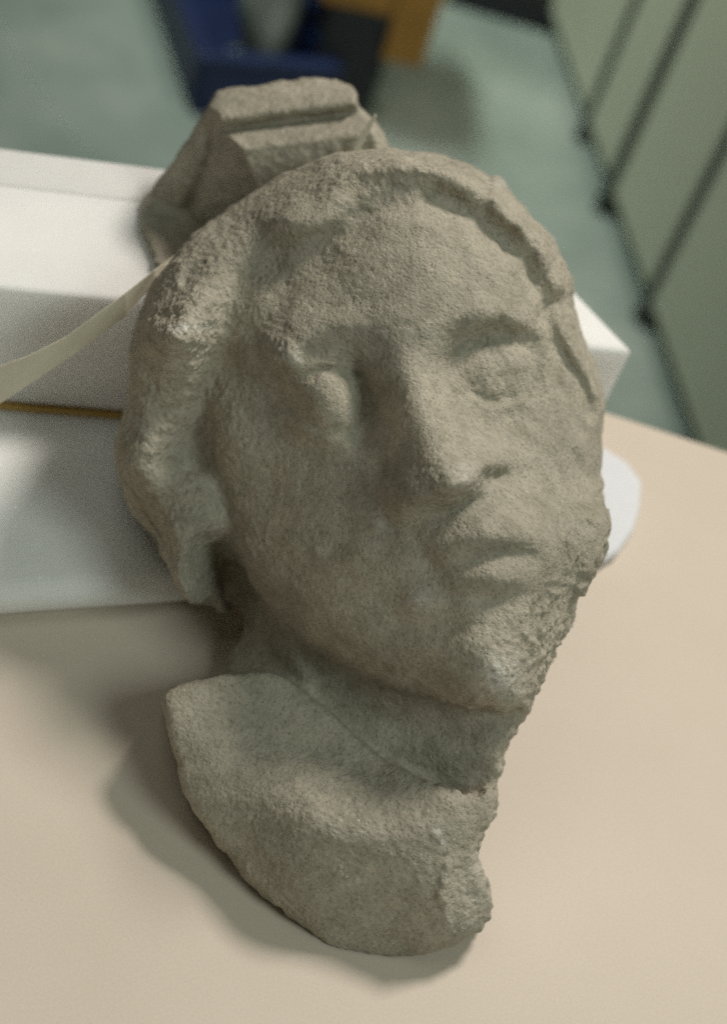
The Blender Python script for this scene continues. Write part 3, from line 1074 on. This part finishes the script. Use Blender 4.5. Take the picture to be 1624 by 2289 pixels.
def crate(name, c, sx, sy, sz, wth, rz, mat_a, mat_b, label):
    r = empty(name, c, rz)
    tag(r, label, 'crate')
    box('bottom', (0, 0, 0), sx, sy, wth, mat_b, r)
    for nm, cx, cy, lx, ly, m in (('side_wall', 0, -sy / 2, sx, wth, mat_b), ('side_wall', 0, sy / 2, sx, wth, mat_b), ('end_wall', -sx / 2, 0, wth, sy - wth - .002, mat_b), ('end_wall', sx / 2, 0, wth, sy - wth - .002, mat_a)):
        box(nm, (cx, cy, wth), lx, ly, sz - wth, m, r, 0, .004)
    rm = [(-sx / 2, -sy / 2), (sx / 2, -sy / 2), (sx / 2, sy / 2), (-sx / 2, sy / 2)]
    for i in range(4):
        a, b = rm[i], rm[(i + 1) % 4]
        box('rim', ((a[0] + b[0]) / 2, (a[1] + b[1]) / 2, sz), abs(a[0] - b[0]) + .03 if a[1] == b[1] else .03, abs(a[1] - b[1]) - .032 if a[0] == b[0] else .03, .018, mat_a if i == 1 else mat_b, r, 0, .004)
    return r


HC = .10
k0, k1 = fl(452, 138, HC), fl(742, 162, HC)
kd = (k1 - k0) / np.linalg.norm(k1 - k0)
kn = np.array([-kd[1], kd[0], 0])
wdt = float(np.linalg.norm(k1 - k0))
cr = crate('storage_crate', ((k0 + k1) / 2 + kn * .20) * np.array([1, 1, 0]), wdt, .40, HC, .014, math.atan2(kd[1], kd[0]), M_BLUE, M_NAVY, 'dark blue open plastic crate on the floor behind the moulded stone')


def lumpy(name, c, rx, ry, rz_, mat, seed, n=18):
    vs, fs = [], []
    rnd = random.Random(seed)
    ph = [rnd.uniform(0, 6) for _ in range(6)]
    for i in range(n + 1):
        a = math.pi * i / n
        for k in range(n * 2):
            b = math.pi * k / n
            r = 1 + .10 * math.sin(3 * a + ph[0]) * math.sin(2 * b + ph[1]) + .07 * math.sin(5 * b + ph[2] + 2 * a) + .05 * math.sin(7 * a + ph[3] + 3 * b)
            vs.append((c[0] + rx * r * math.sin(a) * math.cos(b), c[1] + ry * r * math.sin(a) * math.sin(b), c[2] + rz_ * r * math.cos(a)))
    m = n * 2
    for i in range(n):
        for k in range(m):
            fs.append((i * m + k, (i + 1) * m + k, (i + 1) * m + (k + 1) % m, i * m + (k + 1) % m))
    return mesh_obj(name, vs, fs, mat, None, True)


cc = (k0 + k1) / 2
bp = cc + kd * .03 + kn * .13
bag = lumpy('wrapped_bundle', (bp[0], bp[1], .17), .055, .11, .153, M_GREY, 3)
tag(bag, 'grey green wrapped bundle standing in the dark blue crate', 'bundle')
bp = cc + kd * .02 + kn * .05
bag2 = lumpy('wrapped_bundle', (bp[0], bp[1], .052), .085, .034, .035, M_GREY, 8)
tag(bag2, 'small flat grey wrapped bundle lying low at the front of the blue crate', 'bundle')
j0, j1 = fl(672, 262), fl(822, 292)
jd = (j1 - j0) / np.linalg.norm(j1 - j0)
jn = np.array([-jd[1], jd[0], 0])
jw = float(np.linalg.norm(j1 - j0))
yj = math.atan2(jd[1], jd[0])
bb = box('black_bin', (0, 0, 0), jw, .30, .22, M_BLACK, None, 0, .010, .9)
bb.location = Vector((j0 + j1) / 2 + jn * .15)
bb.rotation_euler = (0, 0, yj)
tag(bb, 'black plastic bin on the floor right of the blue crate', 'bin')
cbx = empty('cardboard_box', Vector((j0 + j1) / 2 + jn * .15 + jd * .02) + Vector((0, 0, .2205)), yj)
tag(cbx, 'brown cardboard box with a hanging flap on top of the black bin', 'box')
bw = jw + .07
for nm, c, sx, sy, sz in (('bottom', (0, 0, 0), bw, .30, .006), ('side_wall', (0, -.147, .006), bw, .006, .10), ('side_wall', (0, .147, .006), bw, .006, .10), ('end_wall', (-bw / 2 + .003, 0, .006), .006, .286, .10), ('end_wall', (bw / 2 - .003, 0, .006), .006, .286, .10)):
    box(nm, c, sx, sy, sz, M_CARD, cbx)
box('flap', (bw / 2 - .035, -.158, -.075), .07, .006, .17, M_CARD, cbx)
box('flap', (bw / 2 + .016, .01, .02), .006, .24, .085, M_CREAM, cbx)
for k in range(3):
    q = Vector((j0 + j1) / 2 + jn * (.08 + .07 * k) + jd * (-.05 + .05 * k)) + Vector((0, 0, .262))
    it = lumpy('wrapped_item', (0, 0, 0), .032 + .006 * k, .036, .030, (M_GREY, M_YEL, M_GREY)[k], 20 + k, 10)
    it.location = q
    tag(it, ('small grey wrapped lump at the front of the cardboard box', 'small ochre lump in the middle of the cardboard box', 'larger grey wrapped lump at the back of the cardboard box')[k], 'parcel')
# ochre cabinet at the back, on a dark plinth
q0, q1 = fl(1010, 12), fl(1232, 78)
qd = (q1 - q0) / np.linalg.norm(q1 - q0)
qn = np.array([-qd[1], qd[0], 0])
if qn[1] < 0: qn = -qn
cab = empty('low_cabinet', (q0 + q1) / 2 + qn * .25, math.atan2(qd[1], qd[0]))
tag(cab, 'ochre cabinet with a dark plinth standing at the far end by the green wall', 'cabinet')
ln = float(np.linalg.norm(q1 - q0)) + .15
box('plinth', (-.07, 0, 0), ln, .5, .07, M_BLACK, cab)
box('body', (-.07, .01, .071), ln - .02, .48, .8, M_YEL, cab, 0, .004)
